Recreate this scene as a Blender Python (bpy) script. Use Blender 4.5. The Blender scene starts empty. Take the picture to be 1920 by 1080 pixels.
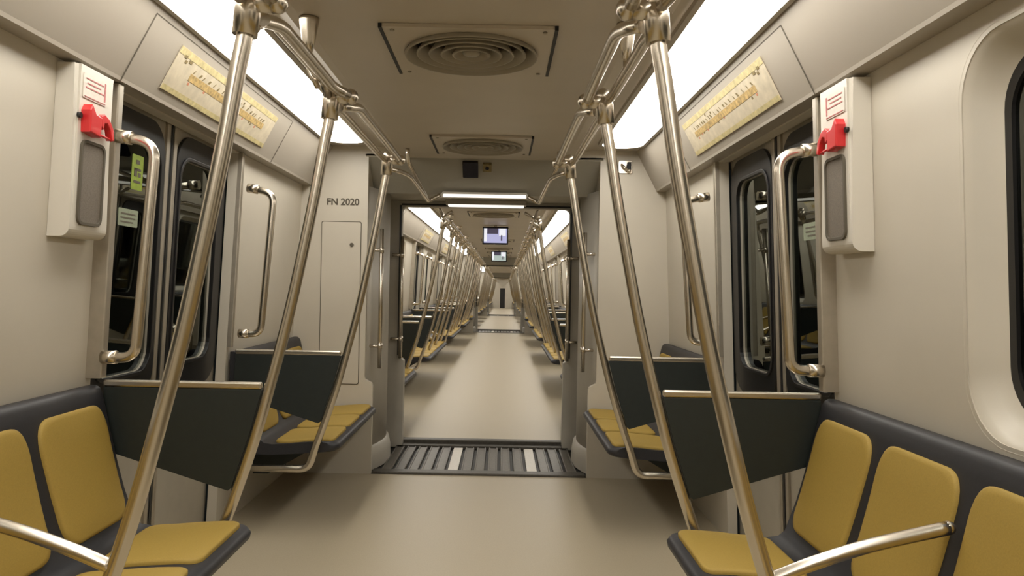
import bpy, bmesh, math, random
from mathutils import Vector, Matrix
random.seed(4)
scene = bpy.context.scene
COL = scene.collection
PI = math.pi

# ------------------------------------------------------------------ materials
MATS = {}
def mat(name, col, rough=.5, metal=0., noise=0., nscale=40., bump=0., bscale=200., emit=None, estr=0., spec=.5, coat=0.):
    m = bpy.data.materials.new(name); m.use_nodes = True
    nt = m.node_tree; b = nt.nodes['Principled BSDF']
    b.inputs['Base Color'].default_value = (*col, 1)
    b.inputs['Roughness'].default_value = rough
    b.inputs['Metallic'].default_value = metal
    b.inputs['Specular IOR Level'].default_value = spec
    if coat: b.inputs['Coat Weight'].default_value = coat
    tc = nt.nodes.new('ShaderNodeTexCoord')
    if noise:
        n = nt.nodes.new('ShaderNodeTexNoise'); n.inputs['Scale'].default_value = nscale; n.inputs['Detail'].default_value = 4
        r = nt.nodes.new('ShaderNodeValToRGB')
        r.color_ramp.elements[0].position = .3; r.color_ramp.elements[1].position = .7
        r.color_ramp.elements[0].color = (*[c*(1-noise) for c in col], 1)
        r.color_ramp.elements[1].color = (*[min(1, c*(1+noise)) for c in col], 1)
        nt.links.new(tc.outputs['Object'], n.inputs['Vector'])
        nt.links.new(n.outputs['Fac'], r.inputs['Fac'])
        nt.links.new(r.outputs['Color'], b.inputs['Base Color'])
    if bump:
        n2 = nt.nodes.new('ShaderNodeTexNoise'); n2.inputs['Scale'].default_value = bscale; n2.inputs['Detail'].default_value = 3
        bp = nt.nodes.new('ShaderNodeBump'); bp.inputs['Strength'].default_value = bump; bp.inputs['Distance'].default_value = .002
        nt.links.new(tc.outputs['Object'], n2.inputs['Vector'])
        nt.links.new(n2.outputs['Fac'], bp.inputs['Height'])
        nt.links.new(bp.outputs['Normal'], b.inputs['Normal'])
    if emit:
        b.inputs['Emission Color'].default_value = (*emit, 1); b.inputs['Emission Strength'].default_value = estr
    MATS[name] = m
    return m

mat('wall', (.545, .50, .415), .42, noise=.03, nscale=3, bump=.03, bscale=90)
mat('ceil', (.49, .435, .35), .45, noise=.03, nscale=3)
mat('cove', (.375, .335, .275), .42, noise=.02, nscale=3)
mat('gang', (.47, .44, .38), .5, noise=.04, nscale=6)
mat('portal', (.40, .375, .32), .5, noise=.05, nscale=8)
mat('floor', (.42, .36, .255), .46, noise=.05, nscale=160, bump=.05, bscale=300)
mat('steel', (.66, .60, .51), .27, metal=1, noise=.03, nscale=15)
mat('brushed', (.45, .405, .33), .42, metal=.75, noise=.06, nscale=25)
mat('yellow', (.375, .252, .048), .66, noise=.07, nscale=260, bump=.12, bscale=420)
mat('shell', (.021, .021, .025), .48, noise=.06, nscale=60, bump=.05, bscale=300)
mat('screen', (.0145, .0195, .0175), .5, noise=.08, nscale=40)
mat('rubber', (.009, .0085, .009), .35)
mat('dark', (.012, .011, .010), .6)
mat('seam', (.10, .085, .06), .7)
mat('doormetal', (.42, .385, .315), .4, metal=.25, noise=.04, nscale=12)
mat('red', (.62, .018, .022), .35, coat=.3)
mat('plastic', (.64, .60, .52), .38, noise=.02, nscale=5)
mat('grille', (.16, .135, .105), .65, noise=.2, nscale=240)
mat('paper', (.66, .59, .52), .6, noise=.05, nscale=60)
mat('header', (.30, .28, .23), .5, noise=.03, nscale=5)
mat('louvre', (.30, .265, .20), .5, noise=.03, nscale=5)
mat('pinkink', (.45, .16, .15), .7, noise=.25, nscale=180)
mat('plate', (.085, .077, .064), .5, metal=.5, noise=.15, nscale=60)
mat('slat', (.12, .108, .09), .45, metal=.4, noise=.2, nscale=90)
mat('slatwhite', (.66, .62, .55), .45, noise=.06, nscale=90)
mat('map_base', (.56, .49, .36), .5, noise=.12, nscale=22)
mat('map_band', (.52, .44, .22), .5, noise=.22, nscale=40)
mat('map_line', (.47, .33, .13), .5, noise=.4, nscale=55)
mat('map_ink', (.20, .15, .06), .6, noise=.3, nscale=90)
mat('map_red', (.55, .22, .12), .6)
mat('stickergreen', (.20, .27, .025), .5, noise=.15, nscale=60)
mat('stickerwhite', (.24, .27, .19), .5, noise=.1, nscale=80)
mat('ink', (.075, .06, .04), .6)
mat('display', (.010, .008, .014), .2)
mat('glyph', (.10, .07, .16), .5, emit=(.30, .2, .5), estr=.35)
mat('lamp', (.9, .88, .84), .5, emit=(1, .955, .88), estr=9.2)
mat('lamp_gang', (.9, .88, .84), .5, emit=(1, .93, .84), estr=1.1)
mat('tv_lilac', (.1, .1, .1), .3, emit=(.42, .42, .66), estr=1.)
mat('tv_white', (.1, .1, .1), .3, emit=(.85, .85, .9), estr=1.)
mat('tv_dark', (.03, .03, .03), .3, emit=(.06, .05, .08), estr=1.)
mat('tv_teal', (.1, .1, .1), .3, emit=(.38, .45, .42), estr=1.)

def glass_mat():
    m = bpy.data.materials.new('glass'); m.use_nodes = True
    nt = m.node_tree; nt.nodes.clear()
    out = nt.nodes.new('ShaderNodeOutputMaterial'); mix = nt.nodes.new('ShaderNodeMixShader')
    fr = nt.nodes.new('ShaderNodeFresnel'); fr.inputs['IOR'].default_value = 2.1
    tr = nt.nodes.new('ShaderNodeBsdfTransparent'); tr.inputs['Color'].default_value = (.30, .33, .30, 1)
    gl = nt.nodes.new('ShaderNodeBsdfGlossy'); gl.inputs['Roughness'].default_value = .015
    gl.inputs['Color'].default_value = (.85, .9, .85, 1)
    nt.links.new(fr.outputs[0], mix.inputs[0]); nt.links.new(tr.outputs[0], mix.inputs[1])
    nt.links.new(gl.outputs[0], mix.inputs[2]); nt.links.new(mix.outputs[0], out.inputs[0])
    MATS['glass'] = m
glass_mat()

# ------------------------------------------------------------------ mesh helpers
def box(bm, x0, x1, y0, y1, z0, z1, bev=0., seg=2):
    vs = [bm.verts.new((x, y, z)) for x in (x0, x1) for y in (y0, y1) for z in (z0, z1)]
    f = [(0, 1, 3, 2), (4, 6, 7, 5), (0, 4, 5, 1), (2, 3, 7, 6), (0, 2, 6, 4), (1, 5, 7, 3)]
    fs = [bm.faces.new([vs[i] for i in q]) for q in f]
    if bev:
        es = list({e for fc in fs for e in fc.edges})
        bmesh.ops.bevel(bm, geom=es, offset=bev, segments=seg, affect='EDGES', profile=.5)
    return vs

def fillet(pts, rad, n=6):
    pts = [Vector(p) for p in pts]
    out = [pts[0]]
    for i in range(1, len(pts)-1):
        a, b, c = pts[i-1], pts[i], pts[i+1]
        d0 = (a-b); d1 = (c-b)
        r = min(rad, d0.length*.48, d1.length*.48)
        p0 = b + d0.normalized()*r; p1 = b + d1.normalized()*r
        for k in range(n+1):
            t = k/n
            out.append(p0*(1-t)**2 + b*2*t*(1-t) + p1*t*t)
    out.append(pts[-1])
    return out

def smooth_path(pts, n=6):
    pts = [Vector(p) for p in pts]; out = []
    for i in range(len(pts)-1):
        p0 = pts[max(0, i-1)]; p1 = pts[i]; p2 = pts[i+1]; p3 = pts[min(len(pts)-1, i+2)]
        for k in range(n):
            t = k/n
            out.append(.5*((2*p1)+(p2-p0)*t+(2*p0-5*p1+4*p2-p3)*t*t+(3*p1-p0-3*p2+p3)*t**3))
    out.append(pts[-1])
    return out

def tube(bm, pts, r, n=14, caps=True):
    pts = [Vector(p) for p in pts]
    rings = []; prev = None
    for i, p in enumerate(pts):
        d = (pts[min(i+1, len(pts)-1)] - pts[max(i-1, 0)]).normalized()
        if prev is None:
            up = Vector((0, 0, 1)) if abs(d.z) < .9 else Vector((1, 0, 0))
            u = d.cross(up).normalized()
        else:
            u = (prev - d*prev.dot(d)).normalized()
        prev = u; v = d.cross(u)
        rr = r[i] if isinstance(r, (list, tuple)) else r
        rings.append([bm.verts.new(p + (u*math.cos(a)+v*math.sin(a))*rr) for a in (2*PI*k/n for k in range(n))])
    for a, b in zip(rings, rings[1:]):
        for k in range(n):
            bm.faces.new((a[k], a[(k+1) % n], b[(k+1) % n], b[k])).smooth = True
    if caps:
        bm.faces.new(rings[0][::-1]); bm.faces.new(rings[-1])

def ball(bm, c, r, sx=1, sy=1, sz=1):
    res = bmesh.ops.create_uvsphere(bm, u_segments=16, v_segments=10, radius=r)
    for v in res['verts']:
        v.co = Vector((v.co.x*sx, v.co.y*sy, v.co.z*sz)) + Vector(c)
        for f in v.link_faces: f.smooth = True

def extrude_y(bm, poly, y0, y1, pull=None):
    """closed (x,z) polygon run along y"""
    ys = [y0, y1]
    n = len(poly)
    a = [bm.verts.new((x, y0, z)) for x, z in poly]; b = [bm.verts.new((x, y1, z)) for x, z in poly]
    for k in range(n):
        bm.faces.new((a[k], a[(k+1) % n], b[(k+1) % n], b[k]))
    bm.faces.new(a[::-1]); bm.faces.new(b)

def lathe(bm, prof, n=48, c=(0, 0, 0), closed=False):
    rings = []
    for r, z in prof:
        rings.append([bm.verts.new((c[0]+r*math.cos(2*PI*k/n), c[1]+r*math.sin(2*PI*k/n), c[2]+z)) for k in range(n)])
    pairs = list(zip(rings, rings[1:]))
    if closed: pairs.append((rings[-1], rings[0]))
    for a, b in pairs:
        for k in range(n):
            bm.faces.new((a[k], a[(k+1) % n], b[(k+1) % n], b[k])).smooth = True

def rrect(u0, v0, u1, v1, r, n=6):
    out = []
    for cu, cv, a0 in ((u1-r, v0+r, -PI/2), (u1-r, v1-r, 0), (u0+r, v1-r, PI/2), (u0+r, v0+r, PI)):
        for k in range(n+1):
            a = a0 + PI/2*k/n
            out.append((cu+r*math.cos(a), cv+r*math.sin(a)))
    return out

def plate(bm, outer, holes, th, fn, bevel=0.):
    """flat (u,v) plate with holes, thickness th, each vertex mapped by fn(u,v,w)"""
    cu = bpy.data.curves.new('tmp', 'CURVE'); cu.dimensions = '2D'; cu.fill_mode = 'BOTH'; cu.extrude = th/2
    if bevel: cu.bevel_depth = bevel; cu.bevel_resolution = 2; cu.offset = -bevel
    for loop in [outer]+list(holes):
        sp = cu.splines.new('POLY'); sp.points.add(len(loop)-1); sp.use_cyclic_u = True
        for p, q in zip(sp.points, loop): p.co = (q[0], q[1], 0, 1)
    o = bpy.data.objects.new('tmp', cu)
    me = bpy.data.meshes.new_from_object(o)
    b2 = bmesh.new(); b2.from_mesh(me)
    bmesh.ops.remove_doubles(b2, verts=b2.verts, dist=1e-5)
    mp = {}
    for v in b2.verts: mp[v] = bm.verts.new(fn(v.co.x, v.co.y, v.co.z))
    for f in b2.faces:
        try: bm.faces.new([mp[v] for v in f.verts])
        except ValueError: pass
    b2.free(); bpy.data.objects.remove(o); bpy.data.curves.remove(cu); bpy.data.meshes.remove(me)

def text_bm(bm, body, size, fn, th=.002):
    cu = bpy.data.curves.new('tmp', 'FONT'); cu.body = body; cu.size = size; cu.extrude = th/2; cu.offset = .0016; cu.align_x = 'CENTER'; cu.align_y = 'CENTER'
    o = bpy.data.objects.new('tmp', cu); me = bpy.data.meshes.new_from_object(o)
    b2 = bmesh.new(); b2.from_mesh(me); mp = {}
    for v in b2.verts: mp[v] = bm.verts.new(fn(v.co.x, v.co.y, v.co.z))
    for f in b2.faces: bm.faces.new([mp[v] for v in f.verts])
    b2.free(); bpy.data.objects.remove(o); bpy.data.curves.remove(cu); bpy.data.meshes.remove(me)

def BM(): return bmesh.new()

class Part:
    def __init__(s, name, bm, m, label=None, subs=()):
        s.name, s.bm, s.m, s.label, s.subs = name, bm, m, label, list(subs)

class Proto: pass
PROTOS = {}

def finish(bm, side, base, m, name):
    if side < 0:
        for v in bm.verts: v.co.x = -v.co.x
        bx = Vector((-base[0], base[1], base[2]))
    else:
        bx = Vector(base)
    for v in bm.verts: v.co -= bx
    bmesh.ops.recalc_face_normals(bm, faces=bm.faces)
    me = bpy.data.meshes.new(name); bm.to_mesh(me); bm.free()
    me.materials.append(MATS[m])
    return me

def proto(key, side, base, build):
    k = (key, side)
    if k in PROTOS: return PROTOS[k]
    p = Proto(); p.base = Vector((base[0]*side, base[1], base[2])); p.parts = []
    for pt in build():
        p.parts.append((pt.name, finish(pt.bm, side, base, pt.m, pt.name), pt.label,
                        [(q.name, finish(q.bm, side, base, q.m, q.name), q.label) for q in pt.subs]))
    p.flat = None
    PROTOS[k] = p
    return p

def flat_mesh(p, name):
    if p.flat: return p.flat
    bm = BM(); mats = []
    def add(me):
        m = me.materials[0]
        if m not in mats: mats.append(m)
        n0 = len(bm.faces); bm.from_mesh(me); bm.faces.ensure_lookup_table()
        for f in bm.faces[n0:]: f.material_index = mats.index(m)
    for _, me, _, subs in p.parts:
        add(me)
        for s in subs: add(s[1])
    me = bpy.data.meshes.new(name); bm.to_mesh(me); bm.free()
    for m in mats: me.materials.append(m)
    p.flat = me
    return me

def link(name, data, label=None, cat=None, group=None, kind=None, parent=None):
    o = bpy.data.objects.new(name, data); COL.objects.link(o)
    if label: o['label'] = label
    if cat: o['category'] = cat
    if group: o['group'] = group
    if kind: o['kind'] = kind
    if parent: o.parent = parent
    return o

def place(p, M, t, name, label, cat, group=None, kind=None, flat=False):
    W = M @ Matrix.Translation(Vector((0, t, 0)) + p.base)
    if flat or (len(p.parts) == 1 and not p.parts[0][3]):
        o = link(name, flat_mesh(p, name), label, cat, group, kind)
        o.matrix_world = W
        return o
    r = link(name, None, label, cat, group, kind); r.empty_display_size = .1
    r.matrix_world = W
    for nm, me, lb, subs in p.parts:
        c = link(nm, me, lb, parent=r)
        for n2, m2, l2 in subs: link(n2, m2, l2, parent=c)
    return r

# ------------------------------------------------------------------ dimensions
CAR = 15.94; ENDZ = 1.30; DOORW = 1.34; MID = 2.66
HX, HZ = 1.19, 1.985          # lower edge of the cove
def wx(z): return 1.255 + (1.985 - z)*.043
def wallmap(y, z, w): return (wx(z) - w, y, z)      # w: distance inward from the wall face
DOORS = [ENDZ + i*(DOORW+MID) for i in range(4)]
MIDS = [ENDZ + DOORW + i*(DOORW+MID) for i in range(3)]
# pole centre line (x,z)
POLE = [(.478, 1.93), (.484, 1.87), (.499, 1.79), (.530, 1.604), (.570, 1.395), (.615, 1.177), (.663, .98), (.720, .765), (.783, .57), (.832, .43)]
def pole_x(z):
    for (x0, z0), (x1, z1) in zip(POLE, POLE[1:]):
        if z1 <= z <= z0: return x0 + (x1-x0)*(z-z0)/(z1-z0)
    return POLE[-1][0]
ORD = ['nearest', 'second', 'third', 'fourth', 'fifth', 'sixth', 'seventh', 'eighth', 'ninth', 'tenth', 'eleventh', 'twelfth', 'thirteenth', 'fourteenth', 'fifteenth', 'sixteenth', 'seventeenth']

# ------------------------------------------------------------------ benches
SEAT = [(.742, .474), (.80, .4745), (.88, .470), (.965, .462), (1.055, .458)]
BACK = [(1.134, .500), (1.163, .585), (1.187, .67), (1.211, .765), (1.237, .880)]
TOP = [(.735, .420), (.712, .432), (.708, .450), (.722, .466), (.75, .472), (.80, .4725), (.88, .468), (.965, .460), (1.06, .455), (1.103, .461), (1.126, .480),
       (1.163, .583), (1.187, .668), (1.211, .763), (1.238, .880), (1.246, .914), (1.255, .930), (1.268, .938), (1.289, .938)]
def lerp_path(path, t):
    path = [Vector((p[0], p[1])) for p in path]
    n = len(path)-1; f = max(0, min(n-1e-6, t*n)); i = int(f); u = f-i
    p0 = path[max(0, i-1)]; p1 = path[i]; p2 = path[i+1]; p3 = path[min(n, i+2)]
    q = .5*((2*p1)+(p2-p0)*u+(2*p0-5*p1+4*p2-p3)*u*u+(3*p1-p0-3*p2+p3)*u**3)
    d = (p2-p1).normalized()
    return q, Vector((-d.y, d.x))     # inward/up normal of the profile

def pad(bm, path, yc, w0, w1, rr, th=.012):
    """cushion lying on the profile; w0/w1 its width at the start / end of the path"""
    h = sum((Vector(b)-Vector(a)).length for a, b in zip(path, path[1:]))
    loop = rrect(-w0/2, 0, w0/2, h, rr, 7)
    rings = []
    levels = [(1.0, -.004), (1.0, .006), (.97, .0105), (.90, .0125), (.6, .0135), (.3, .0135)]
    dense = []
    for i in range(len(loop)):
        a = Vector(loop[i]); b = Vector(loop[(i+1) % len(loop)])
        k = max(1, int((b-a).length/.03))
        for j in range(k): dense.append(a+(b-a)*j/k)
    cy = h/2
    def pt(u, v, hh):
        t = min(1, max(0, v/h)); wscale = 1+(w1/w0-1)*t
        q, nrm = lerp_path(path, t)
        q = q + nrm*hh*th/.012
        return (q.x, yc+u*wscale, q.y)
    for s, hh in levels:
        rings.append([bm.verts.new(pt(p.x*s, cy+(p.y-cy)*s, hh)) for p in dense])
    n = len(dense)
    for a, b in zip(rings, rings[1:]):
        for k in range(n):
            bm.faces.new((a[k], a[(k+1) % n], b[(k+1) % n], b[k])).smooth = True
    c = bm.verts.new(pt(0, cy, .0135))
    for k in range(n): bm.faces.new((rings[-1][k], rings[-1][(k+1) % n], c)).smooth = True

def build_bench(L, n):
    def f():
        sh = BM()
        poly = TOP + [(1.289, .40), (1.06, .400), (.80, .414)]
        R = .05
        ys = []
        for k in range(7): ys.append(R*(1-math.cos(PI/2*k/6)))
        slices = ys + [L-y for y in reversed(ys)]
        rows = []
        for y in slices:
            e = min(y, L-y); pull = 0 if e >= R else R - math.sqrt(max(0, R*R-(R-e)**2))
            rows.append([sh.verts.new((x + pull*max(0, min(1, (.95-x)/.2)), y, z)) for x, z in poly])
        m = len(poly)
        for a, b in zip(rows, rows[1:]):
            for k in range(m):
                fc = sh.faces.new((a[k], a[(k+1) % m], b[(k+1) % m], b[k])); fc.smooth = k < len(TOP)-1
        sh.faces.new(rows[0][::-1]); sh.faces.new(rows[-1])
        parts = [Part('seat_shell', sh, 'shell')]
        # ribs between the places, and brackets to the wall
        pitch = L/n
        for i in range(n):
            yc = pitch*(i+.5)
            b1 = BM(); pad(b1, SEAT, yc, pitch-.05, pitch-.05, .05)
            b2 = BM(); pad(b2, BACK, yc, pitch-.070, pitch-.052, .075)
            parts += [Part('seat_pad', b1, 'yellow', 'yellow seat pad'), Part('back_pad', b2, 'yellow', 'yellow back pad')]
        for i in range(1, n, 2):
            b3 = BM(); y = pitch*i
            poly3 = [(.86, .398), (1.288, .396), (1.288, .20), (1.20, .20)]
            extrude_y(b3, poly3, y-.012, y+.012)
            parts.append(Part('wall_bracket', b3, 'screen'))
        return parts
    return f

# ------------------------------------------------------------------ screen, poles
def build_screen():
    p = BM()
    pts = []
    for z in (.93, .86, .78, .70, .63, .585):
        pts.append((pole_x(z)+.021, z))
    poly = pts + [(pole_x(.57)+.03, .575), (1.19, .69), (1.255, .72), (wx(.93)-.055, .93)]
    # panel corner cut clear of the bench back
    poly = pts + [(pole_x(.575)+.03, .576), (1.10, .665), (1.262, .715), (1.248, .93)]
    plate(p, poly, [], .014, lambda u, v, w: (u, w, v), bevel=.002)
    tr = BM(); box(tr, pole_x(.931)+.0235, 1.250, -.012, .012, .931, .955, .006)
    return [Part('panel', p, 'screen'), Part('top_trim', tr, 'steel', 'steel top trim')]

def build_pole(kind):
    def f():
        b = BM()
        path = [(x, 0, z) for x, z in POLE]
        if kind == 'screen':
            pts = smooth_path(path, 5)
            pts = pts + fillet([pts[-1], (.860, 0, .335), (1.22, 0, .335)], .07, 8)[1:]
        else:
            pts = smooth_path(path[:-1] + [(.8155, 0, .487)], 5)
        tube(b, pts, .0195, 16)
        parts = [Part('pole_tube', b, 'steel')]
        c = BM()
        tube(c, [(.470, 0, 1.975), (.476, 0, 1.945), (.483, 0, 1.878)], [.026, .031, .029], 18)
        ball(c, (.471, 0, 1.975), .029)
        parts.append(Part('top_socket', c, 'steel'))
        s = BM(); tube(s, [(.485, 0, 1.955), (.412, 0, 1.957)], .025, 18); ball(s, (.410, 0, 1.957), .028)
        parts.append(Part('cross_stub', s, 'steel'))
        if kind == 'seat':
            a = BM(); tube(a, smooth_path([(.772, 0, .632), (.87, 0, .672), (1.0, 0, .715), (1.182, 0, .760)], 6), .0165, 14); ball(a, (1.182, 0, .760), .0165)
            parts.append(Part('arm_bar', a, 'steel', 'steel arm bar rising to the seat back'))
        return parts
    return f

# ------------------------------------------------------------------ doors
def build_leaf(which):
    """which=0 leaf next to the lower-t jamb, 1 the other"""
    def f():
        mid = DOORW/2
        def fn0(y, z, w): return wallmap(y, z, -.082 + w)
        def fn(off):
            return (lambda y, z, w: wallmap(y if which == 0 else DOORW-y, z, off + w))
        panel = BM(); gh = rrect(.115, .93, mid-.105, 1.855, .09)
        plate(panel, [(-.02, .015), (mid-.006, .015), (mid-.006, 1.995), (-.02, 1.995)], [gh], .034, fn(-.085))
        bord = BM(); plate(bord, rrect(.004, .80, mid-.062, 1.965, .14, 8), [gh], .010, fn(-.062), bevel=.002)
        rim = BM(); plate(rim, rrect(.10, .915, mid-.09, 1.87, .10, 8), [gh], .008, fn(-.055), bevel=.002)
        gl = BM(); plate(gl, rrect(.108, .922, mid-.098, 1.862, .09, 8), [], .005, fn(-.080))
        seal = BM(); plate(seal, [(mid-.018, .015), (mid-.003, .015), (mid-.003, 1.99), (mid-.018, 1.99)], [], .012, fn(-.066))
        stile = BM(); plate(stile, [(mid-.052, .02), (mid-.022, .02), (mid-.022, 1.985), (mid-.052, 1.985)], [], .012, fn(-.064), bevel=.003)
        parts = [Part('leaf_panel', panel, 'doormetal'), Part('window_border', bord, 'rubber', 'black window border', [Part('rim', rim, 'rubber')]),
                 Part('glass_pane', gl, 'glass'), Part('rubber_seal', seal, 'rubber'), Part('edge_stile', stile, 'brushed')]
        return parts
    return f

def build_sticker(y0, y1, z0, z1, m, ink):
    def f():
        b = BM(); plate(b, rrect(y0, z0, y1, z1, .006, 3), [], .0012, lambda y, z, w: wallmap(y, z, -.0765 + w))
        q = BM(); n = 0
        if ink == 'exit':
            w = y1-y0; h = z1-z0
            for (a, c, d, e) in ((.2, .55, .8, .62), (.2, .38, .45, .62), (.55, .38, .8, .5), (.2, .2, .8, .27), (.35, .74, .65, .86)):
                plate(q, [(y0+w*a, z0+h*c), (y0+w*d, z0+h*c), (y0+w*d, z0+h*e), (y0+w*a, z0+h*e)], [], .001, lambda y, z, w: wallmap(y, z, -.0752 + w))
        else:
            w = y1-y0; h = z1-z0
            for k in range(3):
                plate(q, [(y0+w*.12, z0+h*(.2+.24*k)), (y0+w*(.85-.12*(k == 0)), z0+h*(.2+.24*k)), (y0+w*(.85-.12*(k == 0)), z0+h*(.28+.24*k)), (y0+w*.12, z0+h*(.28+.24*k))], [], .001, lambda y, z, w: wallmap(y, z, -.0752 + w))
        return [Part('sheet', b, m), Part('print', q, 'ink' if ink == 'exit' else 'seam', 'dark print')]
    return f

def build_handle():
    """U-shaped grab handle beside a door; mounted on the jamb trim, y=0 at its plane"""
    b = BM()
    t = wx(1.80)-.05; bt = wx(1.045)-.05
    tube(b, fillet([(t-.012, 0, 1.800), (1.075, 0, 1.775), (1.132, 0, 1.035), (bt-.012, 0, 1.035)], .085, 8), .0185, 16)
    c = BM(); tube(c, [(t, 0, 1.801), (t-.055, 0, 1.793)], .024, 16)
    d = BM(); tube(d, [(bt, 0, 1.035), (bt-.05, 0, 1.035)], .023, 16)
    return [Part('handle_tube', b, 'steel'), Part('collar', c, 'steel'), Part('collar', d, 'steel')]

# ------------------------------------------------------------------ emergency box
def build_ebox():
    y0, y1 = 2.385, 2.61; z0, z1 = 1.435, 1.972
    X = 1.198
    b = BM()
    poly = []
    # rounded lower end, front face leaning with the wall
    def fx(z): return wx(z) - (wx(1.7)-X)
    prof = [(wx(z1)-.001, z1), (fx(z1), z1), (fx(1.49), 1.49)]
    for k in range(7):
        a = PI/2*k/6
        prof.append((fx(1.46)+.03-.03*math.cos(a), 1.465-.03*math.sin(a)))
    prof.append((wx(z0)-.001, z0))
    extrude_y(b, prof, y0, y1)
    bmesh.ops.bevel(b, geom=[e for e in b.edges if abs((e.verts[0].co-e.verts[1].co).y) < 1e-5 and max(v.co.x for v in e.verts) < 1.232 and min(v.co.z for v in e.verts) > 1.47], offset=.014, segments=3, affect='EDGES')
    def face(off):
        return lambda y, z, w: (fx(z)-off-w, y, z)
    g = BM(); plate(g, rrect(2.425, 1.482, 2.555, 1.735, .022), [], .004, face(.002))
    gr = BM(); plate(gr, rrect(2.417, 1.474, 2.563, 1.743, .028), [rrect(2.427, 1.484, 2.553, 1.733, .02)], .008, face(.003), bevel=.001)
    lab = BM(); plate(lab, rrect(2.412, 1.872, 2.552, 1.950, .004, 2), [], .002, face(.002))
    li = BM()
    for k, (a, c) in enumerate(((2.425, 2.53), (2.432, 2.515), (2.425, 2.535))):
        z = 1.934-.014*k; plate(li, [(a, z-.0018), (c, z-.0018), (c, z+.0018), (a, z+.0018)], [], .001, face(.0038))
    plate(li, [(2.537, 1.885), (2.545, 1.885), (2.545, 1.944), (2.537, 1.944)], [], .001, face(.0038))
    plate(li, [(2.42, 1.876), (2.545, 1.876), (2.545, 1.8785), (2.42, 1.8785)], [], .001, face(.0038))
    # red pull handle: body block with a hooked loop towards the door
    h = BM()
    plate(h, [(2.482, 1.757), (2.416, 1.764), (2.412, 1.832), (2.424, 1.851), (2.448, 1.826), (2.484, 1.822)], [], .026, face(.014), bevel=.004)
    plate(h, [(2.480, 1.795), (2.480, 1.826), (2.500, 1.836), (2.530, 1.826), (2.556, 1.800), (2.568, 1.762), (2.552, 1.760), (2.538, 1.792), (2.516, 1.810), (2.500, 1.806), (2.496, 1.785)], [], .016, face(.020), bevel=.003)
    pin = BM(); tube(pin, [(fx(1.78)-.012, 2.47, 1.770), (fx(1.77)-.024, 2.505, 1.766), (fx(1.77)-.022, 2.562, 1.763)], .0042, 8)
    k = BM(); tube(k, [(fx(1.81)+.002, 2.400, 1.812), (fx(1.81)-.008, 2.400, 1.812)], .009, 14)
    return [Part('case', b, 'plastic'), Part('grille_panel', g, 'grille', 'grey brown grille panel', [Part('grille_rim', gr, 'seam')]),
            Part('notice_plate', lab, 'paper', 'pale notice plate', [Part('red_print', li, 'pinkink', 'faint red print')]),
            Part('pull_handle', h, 'red', 'red pull handle', [Part('retaining_wire', pin, 'red')]), Part('key_lock', k, 'dark', 'dark key lock')]

# ------------------------------------------------------------------ line map on the cove
CV0, CV1 = Vector((HX, HZ)), Vector((1.052, 2.25))
def covemap(y, u, w):
    d = (CV1-CV0); n = Vector((-d.y, d.x)).normalized()     # towards the aisle
    q = CV0 + d*u + n*w
    return (q.x, y, q.y)
def build_map():
    L = (CV1-CV0).length
    y0, y1 = 2.90, 4.14
    def cm(off): return lambda y, v, w: covemap(y, v, off+w)
    sh = BM(); plate(sh, [(y0, .16), (y1, .16), (y1, .77), (y0, .77)], [], .003, cm(.0018))
    bands = BM(); plate(bands, [(y0+.0, .675), (y1, .675), (y1, .765), (y0, .765)], [], .001, cm(.0038))
    plate(bands, [(y0, .165), (y1, .165), (y1, .235), (y0, .235)], [], .001, cm(.0038))
    ln = BM(); plate(ln, [(y0+.16, .43), (y1-.14, .43), (y1-.14, .53), (y0+.16, .53)], [], .001, cm(.0038))
    marks = []
    yy = y0+.17
    while yy < y1-.16:
        z = .535+random.random()*.015; w = .006+random.random()*.012
        ink = BM(); marks.append(Part('printed_mark', ink, 'map_ink'))
        plate(ink, [(yy, z), (yy+w, z), (yy+w+.012, z+.05+random.random()*.02), (yy+.012, z+.05)], [], .001, cm(.0038))
        if random.random() < .5:
            z2 = .375+random.random()*.03
            q = BM(); marks.append(Part('printed_mark', q, 'map_ink' if random.random() < .4 else 'map_red'))
            plate(q, [(yy, z2), (yy+.014, z2), (yy+.014, z2+.035), (yy, z2+.035)], [], .001, cm(.0038))
        yy += .028+random.random()*.035
    for yc, zc, s in ((y0+.05, .655, .025), (y0+.10, .63, .028), (y0+.07, .60, .018), (y0+.75, .60, .012), (y0+.83, .63, .014)):
        q = BM(); marks.append(Part('printed_mark', q, 'map_ink'))
        plate(q, [(yc, zc), (yc+s, zc), (yc+s, zc+.04), (yc, zc+.04)], [], .001, cm(.0045))
    return [Part('sheet', sh, 'map_base'), Part('yellow_band', bands, 'map_band', 'mustard yellow edge bands'), Part('route_line', ln, 'map_line', 'orange route strip'),
            ] + marks

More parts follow.
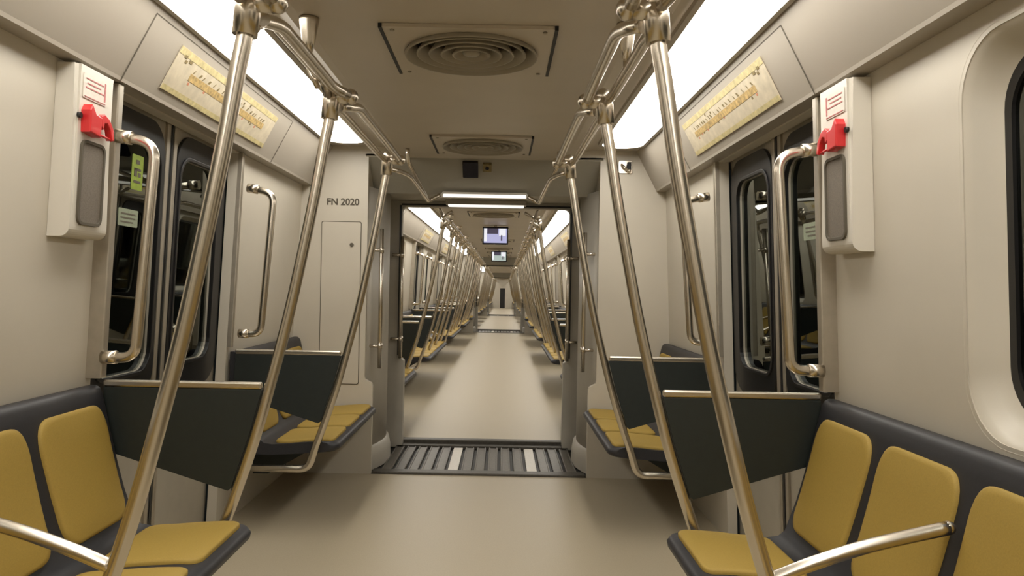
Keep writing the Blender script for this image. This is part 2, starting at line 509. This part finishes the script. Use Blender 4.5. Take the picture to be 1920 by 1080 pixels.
# ------------------------------------------------------------------ ceiling diffuser
ZC = 2.19
def build_vent():
    pl = BM()
    circ = [(.243*math.cos(2*PI*k/48), .243*math.sin(2*PI*k/48)) for k in range(48)]
    plate(pl, rrect(-.295, -.285, .295, .285, .008, 3), [circ], .012, lambda u, v, w: (u, v, ZC-.007+w))
    sls = []
    for s in (-1, 1):
        sl = BM(); box(sl, s*.3-.006, s*.3+.006, -.285, .285, ZC-.016, ZC-.001); sls.append(Part('side_slot', sl, 'dark', 'dark side slot'))
    bk = BM(); lathe(bk, [(.0005, .055), (.244, .055), (.246, -.004)], 48, (0, 0, ZC))
    parts = [Part('mounting_panel', pl, 'ceil'), Part('backing_cup', bk, 'seam')] + sls
    for r in (.243, .200, .155, .110, .066):
        lo = -.030 if r > .24 else -.024
        b = BM()
        lathe(b, [(r+.006, lo+.004), (r+.004, lo), (r-.002, lo+.001), (r-.026, .016), (r-.030, .034), (r-.026, .036), (r-.020, .018)], 48, (0, 0, ZC), closed=True)
        parts.append(Part('louvre_ring', b, 'louvre'))
    b = BM(); lathe(b, [(.001, -.022), (.026, -.020), (.034, -.012), (.03, .004), (.001, .01)], 32, (0, 0, ZC)); parts.append(Part('centre_cap', b, 'louvre'))
    for sx, sy in ((-1, -1), (-1, 1), (1, 1), (1, -1)):
        cl = BM(); tube(cl, [(sx*.262, sy*.255, ZC-.013), (sx*.262, sy*.255, ZC-.017)], .008, 10); parts.append(Part('panel_screw', cl, 'louvre'))
    return parts

# ------------------------------------------------------------------ light strip
def build_strip(L, e0, e1):
    def f():
        X0, X1 = .765, 1.032
        out = rrect(X0, 0, X1, L, .125, 10)
        d = BM(); plate(d, out, [], .012, lambda u, v, w: (u, v, 2.246+w))
        fr = BM(); plate(fr, rrect(X0-.022, -.03, X1+.018, L+.03, .13, 10), [rrect(X0+.002, .002, X1-.002, L-.002, .123, 10)], .02, lambda u, v, w: (u, v, 2.248+w))
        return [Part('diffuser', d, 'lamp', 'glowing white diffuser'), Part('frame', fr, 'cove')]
    return f

# ------------------------------------------------------------------ rails
def rail_parts(nodes, cones, ends, shift=None):
    parts = []
    for k, (a, b) in enumerate(zip(nodes, nodes[1:])):
        dx = .034 if k == shift else 0.; ox = .012 if k == shift else 0.; oz = .028 if k == shift else 0.
        o = BM(); tube(o, fillet([(.482, a+.054, 1.914), (.488, a+.09, 1.935), (.494-ox, a+.20, 1.957+oz), (.492-ox, b-.10, 1.957+oz), (.484, b-.034, 1.957)], .08, 5), .0165, 14)
        parts.append(Part('outer_tube', o, 'steel'))
        i = BM(); tube(i, fillet([(.452, a+.034, 1.930), (.430+dx, a+.06, 1.936), (.410+dx, a+.16, 1.957), (.412+dx, b-.12, 1.960), (.414, b-.033, 1.957)], .09, 6), .0175, 14)
        parts.append(Part('inner_tube', i, 'steel'))
    for y in cones:
        c = BM(); tube(c, [(.530, y, ZC-.001), (.530, y, ZC-.012), (.530, y, 2.105), (.530, y, 2.07)], [.034, .033, .021, .012], 18)
        tube(c, fillet([(.530, y, 2.075), (.530, y, 2.02), (.496, y, 1.957)], .03, 4), .010, 10)
        parts.append(Part('ceiling_mount', c, 'steel', 'tapered ceiling mount'))
    for e, d in ends:       # e: last pole, d: +1 / -1 towards the gangway
        c = BM(); tube(c, fillet([(.47, e+d*.036, 1.915), (.43, e+d*.18, 1.925), (.40, e+d*.34, 1.925), (.378, e+d*1.255, 1.885), (.30, e+d*1.265, 1.93)], .06, 6), .0135, 12)
        parts.append(Part('end_tube', c, 'steel'))
        c = BM(); tube(c, fillet([(.49, e+d*.95, ZC-.001), (.49, e+d*.98, 2.11), (.380, e+d*1.245, 1.885)], .06, 6), .0135, 12)
        parts.append(Part('end_brace', c, 'steel'))
    return parts

# ------------------------------------------------------------------ cars
I = Matrix.Identity(4)
def Rz(d): return Matrix.Rotation(math.radians(d), 4, 'Z')
def Rx(d): return Matrix.Rotation(math.radians(d), 4, 'X')
GANG = 1.06
M1 = Matrix.Translation((0, 5.34-CAR, 0))
M2 = Matrix.Translation((.015, 6.40, 0)) @ Rz(-.33)
M3 = M2 @ Matrix.Translation((0, CAR+GANG, 0)) @ Rx(-.45)
M4 = M3 @ Matrix.Translation((0, CAR+GANG, 0)) @ Rx(.25)
CARS = [(1, M1, 'this car'), (2, M2, 'the next car'), (3, M3, 'the third car'), (4, M4, 'the farthest car')]

SLY, SLZ = .26, -.215
def slope(u, t, w, y0=0.):          # the sloping panel above the gangway: u across, t down the slope, w off its face
    n = Vector((0, SLZ, -SLY)).normalized()
    q = Vector((u, y0+SLY*t, ZC+SLZ*t)) + n*w
    return (q.x, q.y, q.z)
counter = {}
def num(base):
    counter[base] = counter.get(base, 0) + 1
    return f'{base}_{counter[base]}'

def struct(name, bm, m, M, side=1):
    me = finish(bm, side, (0, 0, 0), m, name)
    o = link(name, me, kind='structure'); o.matrix_world = M
    return o

def wall_outline(t0, t1):
    top = 1.985; pts = [(t0, 0)]
    for d in DOORS:
        if d+DOORW <= t0 or d >= t1: continue
        pts += [(max(t0+.001, d), 0), (max(t0+.001, d), 1.978), (d+DOORW, 1.978), (d+DOORW, 0)]
    pts += [(t1, 0), (t1, top), (t0, top)]
    return pts

WINW = (.775, 1.885)     # window span inside a middle zone
WZ = (.958, 1.925)

for ci, M, cw in CARS:
    flat = ci >= 3
    t0 = 8.2 if ci == 1 else 0.
    L = CAR - t0
    # --- shell
    b = BM(); box(b, -1.36, 1.36, t0, CAR, -.04, 0); struct('floor', b, 'floor', M)
    b = BM()
    vt = [CAR-5.34+2.90, CAR-5.34+4.80] if ci == 1 else ([1.0, 2.9, 8.0, 11.0, 13.0, 15.0] if ci == 2 else [])
    yend = CAR + (.10 if ci < 4 else 0.)
    plate(b, [(-.50, t0), (.50, t0), (.50, yend), (-.50, yend)], [[(.244*math.cos(2*PI*k/48), y+.244*math.sin(2*PI*k/48)) for k in range(48)] for y in vt], .02, lambda u, v, w: (u, v, ZC+.01+w))
    for s in (-1, 1):
        pr = [(.50, ZC), (.56, ZC), (.60, ZC+.006), (.70, ZC+.066), (.74, 2.262), (1.075, 2.262), (1.075, 2.32), (.50, 2.32)]
        extrude_y(b, [(x*s, z) for x, z in pr], t0, yend if s*0 else CAR)
    if yend > CAR:
        for s in (-1, 1): box(b, *sorted((s*.50, s*.82)), CAR, yend, ZC, ZC+.02)
    box(b, -.5, .5, t0, yend, 2.30, 2.32)
    struct('ceiling', b, 'ceil', M)
    for s, sn in ((-1, 'left'), (1, 'right')):
        b = BM(); holes = []
        for z0 in MIDS:
            if z0+WINW[0] > t0: holes.append(rrect(z0+WINW[0], WZ[0], z0+WINW[1], WZ[1], .15, 8))
        plate(b, wall_outline(t0, CAR), holes, .05, lambda y, z, w: wallmap(y, z, -.025+w))
        struct('wall_'+sn, b, 'wall', M, s)
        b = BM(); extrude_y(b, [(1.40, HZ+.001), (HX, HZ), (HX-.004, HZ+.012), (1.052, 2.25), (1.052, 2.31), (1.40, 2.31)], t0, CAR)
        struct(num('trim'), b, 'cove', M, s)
        # dark backs of the door pockets and the tunnel outside
        # --- windows
        for k, z0 in enumerate(MIDS):
            if z0+WINW[0] < t0: continue
            def bw():
                fr = BM()
                A = rrect(WINW[0], WZ[0], WINW[1], WZ[1], .15, 8)
                def ring(grow, w):
                    return [fr.verts.new(wallmap(y, z, w)) for y, z in rrect(WINW[0]+grow, WZ[0]+grow, WINW[1]-grow, WZ[1]-grow, max(.05, .15-grow*.5), 8)]
                rs = [ring(-.012, .0005), ring(.002, -.004), ring(.014, -.02), ring(.03, -.05), ring(.045, -.072), ring(.06, -.078)]
                n = len(A)
                for p, q in zip(rs, rs[1:]):
                    for i in range(n): fr.faces.new((p[i], p[(i+1) % n], q[(i+1) % n], q[i])).smooth = True
                rb = BM(); plate(rb, rrect(WINW[0]+.045, WZ[0]+.045, WINW[1]-.045, WZ[1]-.045, .13, 8), [rrect(WINW[0]+.075, WZ[0]+.075, WINW[1]-.075, WZ[1]-.075, .11, 8)], .012, lambda y, z, w: wallmap(y, z, -.08+w))
                gl = BM(); plate(gl, rrect(WINW[0]+.055, WZ[0]+.055, WINW[1]-.055, WZ[1]-.055, .12, 8), [], .005, lambda y, z, w: wallmap(y, z, -.086+w))
                return [Part('reveal', fr, 'wall'), Part('rubber_surround', rb, 'rubber', 'black rubber surround'), Part('glass_pane', gl, 'glass')]
            p = proto('window', s, (1.29, (WINW[0]+WINW[1])/2, WZ[0]), bw)
            place(p, M, z0, num('window'), None, None, kind='structure', flat=flat)
        # --- doors
        for k, d in enumerate(DOORS):
            if d < t0: continue
            for w in (0, 1):
                p = proto('leaf%d' % w, s, (1.34, DOORW*(.25+.5*w), .015), build_leaf(w))
                place(p, M, d, num('door'), None, None, kind='structure', flat=flat)
            # jamb posts
            jb = BM()
            for j, sg in ((d, -1), (d+DOORW, 1)):
                y0, y1 = sorted((j, j+sg*(.036 if sg < 0 else .03)))
                plate(jb, [(y0, .962), (y1, .962), (y1, 1.98), (y0, 1.98)], [], (.05 if sg < 0 else .02), lambda y, z, w: wallmap(y, z, (.0255 if sg < 0 else .0105)+w), bevel=.005)
            struct(num('trim'), jb, 'brushed', M, s)
            # joint lines of the header panel on the cove
            sm = BM()
            ya, yb = d-.05, d+DOORW+.34
            if yb < CAR-.05:
                for y in (ya, yb):
                    plate(sm, [(y-.003, .0), (y+.003, .0), (y+.003, .88), (y-.003, .88)], [], .0008, lambda y, u, w: covemap(y, u, .0004+w))
            plate(sm, [(ya, .877), (yb, .877), (yb, .888), (ya, .888)], [], .0008, lambda y, u, w: covemap(y, u, .0004+w))
            struct(num('trim'), sm, 'seam', M, s)
    # end walls
    for e in ((1,) if ci == 1 else (0, 1)):
        if ci == 4 and e == 1:
            b = BM()
            half = [(.38, 0), (1.335, 0), (1.255, 1.985), (1.19, 1.99), (1.06, 2.262), (0, 2.262)]
            out = [(-x, z) for x, z in reversed(half[:-1])] + half[:-1]
            out = [(-1.06, 2.262), (-1.19, 1.99), (-1.255, 1.985), (-1.335, 0), (-.22, 0), (-.22, 1.5), (.22, 1.5), (.22, 0), (1.335, 0), (1.255, 1.985), (1.19, 1.99), (1.06, 2.262)]
            plate(b, out, [], .04, lambda u, v, w: (u, CAR+.02+w, v)); struct('wall_end', b, 'wall', M)
            dr = BM(); box(dr, -.20, .20, CAR+.03, CAR+.07, .01, 1.49); fr = BM(); plate(fr, rrect(-.26, -.0, .26, 1.54, .02), [rrect(-.18, .02, .18, 1.47, .02)], .02, lambda u, v, w: (u, CAR-.012+w, v))
            dd = struct(num('door'), dr, 'dark', M); q = struct('door_frame', fr, 'wall', Matrix.Identity(4)); del q['kind']; q.parent = dd
            continue
        yc = CAR-.0 if e else 0.
        b = BM()
        half = [(.745, 0), (1.335, 0), (1.30, .95), (1.255, 1.985), (1.19, 1.99), (1.06, 2.275), (.0, 2.275)]
        inner = [(.80, 2.188), (.80, .67), (.795, .65), (.775, .638), (.752, .625), (.745, .605)]
        out = half + [(-x, z) for x, z in reversed(half[:-1])] + [(-x, z) for x, z in reversed(inner)] + inner
        plate(b, out, [], .04, lambda u, v, w: (u, yc+(.02 if e else -.02)+w, v)); struct('wall_end', b, 'wall', M)
        if e:
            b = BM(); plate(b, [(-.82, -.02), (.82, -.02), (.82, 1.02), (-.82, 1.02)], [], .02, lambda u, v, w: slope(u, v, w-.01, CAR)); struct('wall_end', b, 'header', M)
            b = BM()
            for sg in (-1, 1): box(b, *sorted((sg*.80, sg*.83)), CAR+.041, CAR+.30, 1.985, 2.25)
            struct('wall_end', b, 'gang', M)

    # --- furniture
    far = {1: '', 2: '', 3: '', 4: ''}
    for s, sn in ((-1, 'left'), (1, 'right')):
        zones = [(0., ENDZ, 'end')] + [(z0, MID, 'mid') for z0 in MIDS] + [(CAR-ENDZ, ENDZ, 'end')]
        if ci == 1: zones = [(MIDS[2], MID, 'mid'), (CAR-ENDZ, ENDZ, 'end')]
        for k, (z0, zl, zk) in enumerate(zones):
            if zk == 'mid': p = proto('bench_mid', s, (1.0, zl/2-.02, .395), build_bench(zl-.044, 6)); ty = z0+.022
            else: p = proto('bench_end', s, (1.0, zl/2-.02, .395), build_bench(zl-.034, 3)); ty = z0 + (.006 if z0 < 1 else .028)
            if ci == 1: lab = (f'long dark bench with yellow pads in the foreground along the {sn} wall' if zk == 'mid' else f'short three seat yellow bench on the {sn}, beside the end wall')
            else: lab = f'{ORD[k]} yellow padded bench along the {sn} side of {cw}'
            place(p, M, ty, 'bench_seat', lab, 'bench', 'yellow padded benches', flat=flat)
        # screens and poles
        jambs = []
        for d in DOORS: jambs += [d, d+DOORW]
        pol = [(j, 'screen') for j in jambs]
        for z0 in MIDS: pol += [(z0+.894, 'seat'), (z0+MID-.894, 'seat')]
        pol.sort()
        if ci == 1: pol = [(y, k) for y, k in pol if y > CAR-5.34+1.5]
        kj = 0
        for k, (y, pk) in enumerate(pol):
            p = proto('pole_'+pk, s, (.83, 0, .335 if pk == 'screen' else .46), build_pole(pk))
            if ci == 1:
                lab = [f'curved steel pole with an arm bar, foremost on the {sn}', f'curved steel pole on the {sn}, holding the screen before the door', f'curved steel pole on the {sn}, holding the screen behind the door'][k]
            else: lab = f'{ORD[k]} curved steel pole along the {sn} side of {cw}'
            place(p, M, y, 'grab_pole', lab, 'grab pole', 'curved steel poles', flat=flat)
            if pk == 'screen':
                p = proto('seat_screen', s, (.95, 0, .58), build_screen)
                if ci == 1: lab = f'dark green seat end screen on the {sn}, ' + ('on the near side of the door' if kj == 0 else 'beyond the door')
                else: lab = f'{ORD[kj]} dark seat end screen along the {sn} side of {cw}'
                place(p, M, y, 'seat_screen', lab, 'screen', 'dark seat end screens', flat=flat)
                p = proto('grab_handle', s, (1.23, 0, 1.035), build_handle)
                dsg = -1 if any(abs(y-d) < .01 for d in DOORS) else 1
                if ci == 1: lab = f'steel U-shaped grab rail on the {sn}, at the ' + ('near door post above the foreground bench' if kj == 0 else 'far door post')
                else: lab = f'{ORD[kj]} steel U-shaped door grab rail along the {sn} side of {cw}'
                place(p, M, y+dsg*.028, 'door_grab_rail', lab, 'grab rail', 'steel grab rails by the doors', flat=flat)
                kj += 1
        # overhead rails
        if ci == 1:
            off = CAR-5.34
            nodes = [off-1.3, off+.2, off+1.806, off+2.70, off+4.04]
            cones = [off+2.58, off+1.2]; ends = [(off+4.04, 1)]
        else:
            nodes = [y for y, _ in pol]; cones = [y+.45 for y in nodes[1:-1:2]]; ends = [(nodes[-1], 1), (nodes[0], -1)]
        p = proto('rail%d' % (1 if ci == 1 else 2), s, (.44, nodes[0], 1.95), lambda: rail_parts(nodes, cones, ends, 2 if ci == 1 and s < 0 else None))
        place(p, M, 0, 'overhead_grab_rail', f'double steel overhead grab rail along the {sn} side of {cw}', 'grab rail', 'overhead grab rails', flat=flat)
        # light strip
        Ls = L-.22 if ci == 1 else CAR-.44
        p = proto('strip%d' % (1 if ci == 1 else 2), s, (.90, Ls/2, 2.25), build_strip(Ls, 0, 0))
        place(p, M, t0 if ci == 1 else .22, 'ceiling_light', f'long white light strip along the {sn} edge of the ceiling in {cw}', 'ceiling light', 'ceiling light strips', flat=flat)
        # line maps
        for k, d in enumerate(DOORS):
            if ci == 1 and k < 3: continue
            if ci > 2: continue
            p = proto('line_map', s, (1.15, 3.5, 2.05), build_map)
            lab = f'pale yellow line map over the {sn} door in the foreground' if ci == 1 else f'{ORD[k]} pale line map over the {sn} doors of the next car'
            place(p, M, d-2.70, 'line_map', lab, 'map', 'line maps above the doors', flat=ci > 1)
        if ci == 1:
            p = proto('emergency_box', s, (1.21, 2.48, 1.435), build_ebox)
            place(p, M, CAR-5.34, 'emergency_box', f'white emergency box with red pull handle on the {sn} wall', 'emergency box', 'emergency boxes')
            p = proto('door_label', s, (1.34, 3.02, 1.51), build_sticker(2.975, 3.135, 1.515, 1.583, 'stickerwhite', 'lines'))
            place(p, M, CAR-5.34, 'door_label', f'small pale printed label on the near {sn} door glass', 'label', 'door labels')
            if s < 0:
                p = proto('exit_sign', s, (1.34, 3.06, 1.67), build_sticker(3.06, 3.155, 1.665, 1.805, 'stickergreen', 'exit'))
                place(p, M, CAR-5.34, 'exit_sticker', 'yellow green upright sticker on the near left door glass', 'sticker')
    # diffusers
    for k, y in enumerate(vt):
        p = proto('vent', 1, (0, 0, ZC), build_vent)
        lab = ['round ceiling vent with louvre rings, the near one', 'round ceiling vent close to the end wall above the gangway'][k] if ci == 1 else f'{ORD[k]} round ceiling vent along the next car'
        place(p, M, y, 'ceiling_vent', lab, 'ceiling vent', 'round ceiling vents', flat=ci > 1)

# ------------------------------------------------------------------ closing wall behind the viewer
b = BM(); box(b, -1.40, 1.40, 8.16, 8.199, -.04, 2.32); struct('wall_back', b, 'wall', M1)

# ------------------------------------------------------------------ gangways
def gang_shell(M, y):
    T = M @ Matrix.Translation((0, y, 0))
    for s in (-1, 1):
        b = BM()
        pr = [(.86, .0), (.80, .045)]
        for k in range(13):
            t = k/12; pr.append((.80-.085*math.sin(PI*min(1, t*1.0)), .05+.85*t))
        pr = [(.802, .042)] + [(.800-.080*math.sin(PI*k/12), .045+.86*k/12) for k in range(13)]
        poly = pr + [(.95, .905), (.95, .042)]
        bot = [b.verts.new((x, yy, 0)) for x, yy in poly]; top = [b.verts.new((x, yy, 1.99)) for x, yy in poly]
        n = len(poly)
        for i in range(n):
            f = b.faces.new((bot[i], bot[(i+1) % n], top[(i+1) % n], top[i])); f.smooth = i < 13
        b.faces.new(bot); b.faces.new(top[::-1])
        struct(num('trim'), b, 'gang', T, s)
        b = BM()     # base ring
        def ring(g, z): return [b.verts.new((x-g*math.sin(PI*i/14)**.5, yy, z)) for i, (x, yy) in enumerate(pr)]
        rs = [ring(.0, .165), ring(.022, .15), ring(.034, .09), ring(.036, .0)]
        for p, q in zip(rs, rs[1:]):
            for i in range(len(pr)-1): b.faces.new((p[i], p[i+1], q[i+1], q[i])).smooth = True
        struct(num('trim'), b, 'gang', T, s)
    b = BM(); box(b, -.95, .95, .262, GANG, 1.992, 2.06); struct('ceiling', b, 'portal', T)
    b = BM(); box(b, -.95, .95, .0, GANG, -.05, -.012); struct('floor', b, 'dark', T)
    # far portal
    b = BM()
    half = [(.945, 0), (.945, 1.99)]
    inner = [(.68, 1.90), (.68, .735), (.676, .72), (.648, .70), (.645, .69), (.645, 0)]
    corner = [(.64+.04*math.cos(a), 1.905+.04*math.sin(a)) for a in (PI/2*k/5 for k in range(5, -1, -1))]
    o = [(.645, 0), (.945, 0), (.945, 1.99), (-.945, 1.99), (-.945, 0), (-.645, 0), (-.645, .69), (-.648, .70), (-.676, .72), (-.68, .735)]
    o += [(-x, z) for x, z in reversed(corner)] + corner + [(.68, .735), (.676, .72), (.648, .70), (.645, .69)]
    plate(b, o, [], .09, lambda u, v, w: (u, GANG-.10+w, v)); struct(num('trim'), b, 'portal', T)
    b = BM()
    for s in (-1, 1): box(b, s*.690-.008, s*.690+.008, GANG-.152, GANG-.146, .74, 1.955)
    box(b, -.682, .682, GANG-.152, GANG-.146, 1.955, 1.968); struct(num('trim'), b, 'rubber', T)

def build_plate_floor():
    fr = BM(); box(fr, -.74, .74, .0, .10, -.010, .016, .006); 
    nos = BM(); box(nos, -.70, .70, .915, 1.0, -.01, .02, .006); box(nos, -.70, .70, .995, 1.075, -.01, .050, .008)
    parts = [Part('near_bar', fr, 'plate'), Part('threshold', nos, 'plate')]
    n = 15
    for i in range(n):
        x = -.655+1.31*i/(n-1)
        b = BM(); box(b, x-.036, x+.036, .105, .90, -.010, .006, .003)
        if i not in (5, 11):
            box(b, x-.034, x-.024, .105, .90, .005, .012, .002); box(b, x+.024, x+.034, .105, .90, .005, .012, .002)
        parts.append(Part('slat', b, 'slatwhite' if i in (5, 11) else 'slat', 'white slat' if i in (5, 11) else None))
    return parts

def build_grail():
    b = BM(); tube(b, [(.715, 0, .72), (.715, 0, 1.70)], .0150, 14)
    parts = [Part('rail_tube', b, 'steel')]
    for z in (.875, 1.55):
        c = BM(); tube(c, [(.715, 0, z), (.795, 0, z)], .012, 10); tube(c, [(.715, 0, z-.02), (.715, 0, z+.02)], .018, 12)
        parts.append(Part('bracket', c, 'steel'))
    return parts

def build_glamp():
    h = BM()
    poly = [(-.335, 1.940), (.335, 1.940), (.30, 1.985), (-.30, 1.985)]
    plate(h, poly, [], .05, lambda u, v, w: (u, -.025+w, v), bevel=.004)
    d = BM(); box(d, -.298, .298, -.062, -.048, 1.945, 1.968, .005)
    return [Part('housing', h, 'gang'), Part('tube_cover', d, 'lamp_gang', 'glowing white tube cover')]

for gi, (M, cw) in enumerate(((M1, 'this car'), (M2, 'the next car'), (M3, 'the third car'))):
    flat = gi > 0
    gang_shell(M, CAR)
    T = M @ Matrix.Translation((0, CAR, 0))
    p = proto('gangway_plate', 1, (0, .5, 0), build_plate_floor)
    place(p, T, 0, 'gangway_plate', ['ribbed grey gangway floor plate with two white slats', 'ribbed floor plate at the far end of the next car', 'ribbed floor plate at the far end of the third car'][gi], 'floor plate', 'gangway floor plates', flat=flat)
    for s, sn in ((-1, 'left'), (1, 'right')):
        p = proto('gangway_rail', s, (.75, 0, .72), build_grail)
        for k, (yy, dx) in enumerate(((.10, 0), (GANG-.18, -.045))):
            where = ['near', 'far'][k]
            lab = f'upright steel bar at the {where} {sn} edge of the gangway' if gi == 0 else f'upright steel bar, {where} {sn}, in the gangway after {cw}'
            place(p, T @ Matrix.Translation((dx*s, 0, 0)), yy, 'gangway_grab_bar', lab, 'grab bar', 'upright gangway bars', flat=flat)
    if gi: continue
    p = proto('gangway_lamp', 1, (0, 0, 1.94), build_glamp)
    for k, yy in enumerate((-.001, .0)):
        if k == 0:
            place(p, T, .262, 'ceiling_lamp', ['slim white lamp over the near side of the gangway', 'slim lamp over the far end of the next car', 'slim lamp over the far end of the third car'][gi], 'lamp', 'gangway lamps', flat=flat)
        else:
            def b2():
                h = BM(); box(h, -.32, .32, GANG-.30, GANG-.20, 1.955, 1.991, .004)
                d = BM(); box(d, -.30, .30, GANG-.285, GANG-.215, 1.940, 1.957, .005)
                return [Part('housing', h, 'portal'), Part('tube_cover', d, 'lamp_gang', 'glowing white tube cover')]
            p2 = proto('gangway_lamp_far', 1, (0, GANG-.25, 1.94), b2)
            place(p2, T, 0, 'ceiling_lamp', ['slim white lamp under the gangway roof', 'slim lamp under the roof of the second gangway', 'slim lamp under the roof of the farthest gangway'][gi], 'lamp', 'gangway lamps', flat=flat)

# ------------------------------------------------------------------ things on the end wall
def end(y): return M1 @ Matrix.Translation((0, CAR, 0))
TE = end(0)
def efn(off): return lambda u, v, w: (u, -off+w, v)
def b_access():
    sm = BM(); plate(sm, rrect(-1.112, .62, -.845, 1.735, .012, 3), [], .004, efn(.0025))
    gp = BM(); plate(gp, rrect(-1.117, .615, -.840, 1.74, .014, 3), [rrect(-1.111, .621, -.846, 1.734, .012, 3)], .003, efn(.0018))
    lk = BM(); tube(lk, [(-.905, 0, 1.578), (-.905, -.010, 1.578)], .014, 14)
    return [Part('door_panel', sm, 'wall'), Part('gap_line', gp, 'seam'), Part('lock', lk, 'seam', 'small round lock')]
place(proto('access', 1, (-.98, 0, .62), b_access), TE, 0, 'wall_locker', 'tall flush locker with round lock on the left end wall', 'locker')
def b_text():
    t = BM(); text_bm(t, 'FN 2020', .064, lambda u, v, w: (-.972+u, -.0015+w, 1.872+v)); return [Part('lettering', t, 'ink')]
place(proto('fleet', 1, (-.972, 0, 1.872), b_text), TE, 0, 'number_sign', 'dark lettering FN 2020 on the left end wall', 'lettering')
def sfn(off): return lambda u, v, w: slope(u, v, off+w)
def b_disp():
    c = BM(); plate(c, rrect(-.153, .06, -.045, .47, .012, 3), [], .02, sfn(.011), bevel=.002)
    parts = [Part('case', c, 'display')]
    for k in range(4):
        g = BM(); x = -.138+.022*k; plate(g, [(x, .24), (x+.014, .24), (x+.014, .32), (x, .32)], [], .001, sfn(.0217)); parts.append(Part('digit', g, 'glyph', 'faint violet digit'))
    return parts
place(proto('disp', 1, (-.10, .07, 2.14), b_disp), TE, 0, 'info_display', 'small black display with violet glow above the gangway', 'display')
def b_cam():
    c = BM(); plate(c, rrect(-.012, .10, .048, .30, .005, 3), [], .018, sfn(.010), bevel=.002)
    l = BM(); a = Vector(slope(.018, .20, .0192)); b2 = Vector(slope(.018, .20, .024)); tube(l, [a, b2], .014, 14)
    return [Part('case', c, 'map_ink'), Part('lens', l, 'display', 'black lens')]
place(proto('cam', 1, (.018, .05, 2.14), b_cam), TE, 0, 'sensor_box', 'small dark square sensor beside the black display above the gangway', 'sensor')
def b_latch():
    c = BM(); plate(c, rrect(.925, 2.105, 1.02, 2.195, .012, 4), [], .008, efn(.0045), bevel=.002)
    d = BM(); plate(d, [(.975, 2.145), (1.012, 2.13), (1.012, 2.185), (.985, 2.185)], [], .003, efn(.0105))
    k = BM(); tube(k, [(.945, -.008, 2.165), (.955, -.03, 2.15), (.985, -.03, 2.125)], .010, 10); ball(k, (.995, -.025, 2.122), .014)
    return [Part('back_plate', c, 'steel'), Part('recess', d, 'dark', 'dark recess'), Part('hook', k, 'steel')]
place(proto('latch', 1, (.97, 0, 2.10), b_latch), TE, 0, 'wall_latch', 'small chrome latch high on the right end wall', 'latch')

# ------------------------------------------------------------------ monitors in the next car
def b_tv(cols):
    def f():
        W, H = .37, .255
        h = BM(); box(h, -W/2, W/2, 0, .07, 1.915, 1.915+H, .012)
        sc = BM(); box(sc, -W/2+.022, W/2-.022, -.004, .002, 1.940, 1.915+H-.025)
        def rect(m, a, c, b2, d):
            q = BM(); w0, h0 = W-.044, H-.05
            box(q, -w0/2+w0*a, -w0/2+w0*c, -.006, -.003, 1.94+h0*b2, 1.94+h0*d); return Part('picture_patch', q, m)
        br = BM(); tube(br, [(0, .035, 1.915+H-.004), (0, .035, ZC)], .02, 12)
        return [Part('housing', h, 'display'), Part('display_panel', sc, cols[0], 'glowing picture', [rect(cols[1], 0, .13, .1, 1), rect(cols[2], .14, .62, .62, 1), rect(cols[1], .66, .95, .5, 1), rect(cols[2], .74, .80, .15, .55)]),
                Part('hanger', br, 'steel')]
    return f
place(proto('tv1', 1, (0, .03, 1.915), b_tv(('tv_lilac', 'tv_white', 'tv_dark'))), M2, 4.6, 'ceiling_monitor', 'nearer hanging monitor with a lilac picture in the next car', 'monitor')
place(proto('tv2', 1, (0, .03, 1.915), b_tv(('tv_teal', 'tv_white', 'tv_dark'))), M2, 11.8, 'ceiling_monitor', 'farther hanging monitor with a greenish picture, lower in view', 'monitor')

# ------------------------------------------------------------------ world, camera, colour
w = bpy.data.worlds.new('World'); scene.world = w; w.use_nodes = True
w.node_tree.nodes['Background'].inputs['Color'].default_value = (.010, .011, .010, 1)
w.node_tree.nodes['Background'].inputs['Strength'].default_value = .4
cam = bpy.data.cameras.new('Camera'); co = bpy.data.objects.new('Camera', cam); COL.objects.link(co)
cam.sensor_width = 36; cam.lens = 36*1450/1920; cam.shift_x = (960-938)/1920; cam.clip_start = .02
co.matrix_world = Matrix.Translation((.125, 0, 1.30)) @ Matrix.Rotation(math.radians(90), 4, 'X') @ Matrix.Rotation(math.radians(1.1), 4, 'Z')
scene.camera = co
vs = scene.view_settings
scene.display_settings.display_device = 'sRGB'
vs.view_transform = 'Standard'; vs.look = 'None'; vs.gamma = 1; vs.use_curve_mapping = False; vs.exposure = 0.
scene.cycles.use_denoising = True
scene.cycles.max_bounces = 10
scene.cycles.diffuse_bounces = 6
scene.cycles.glossy_bounces = 5
scene.cycles.sample_clamp_indirect = 6
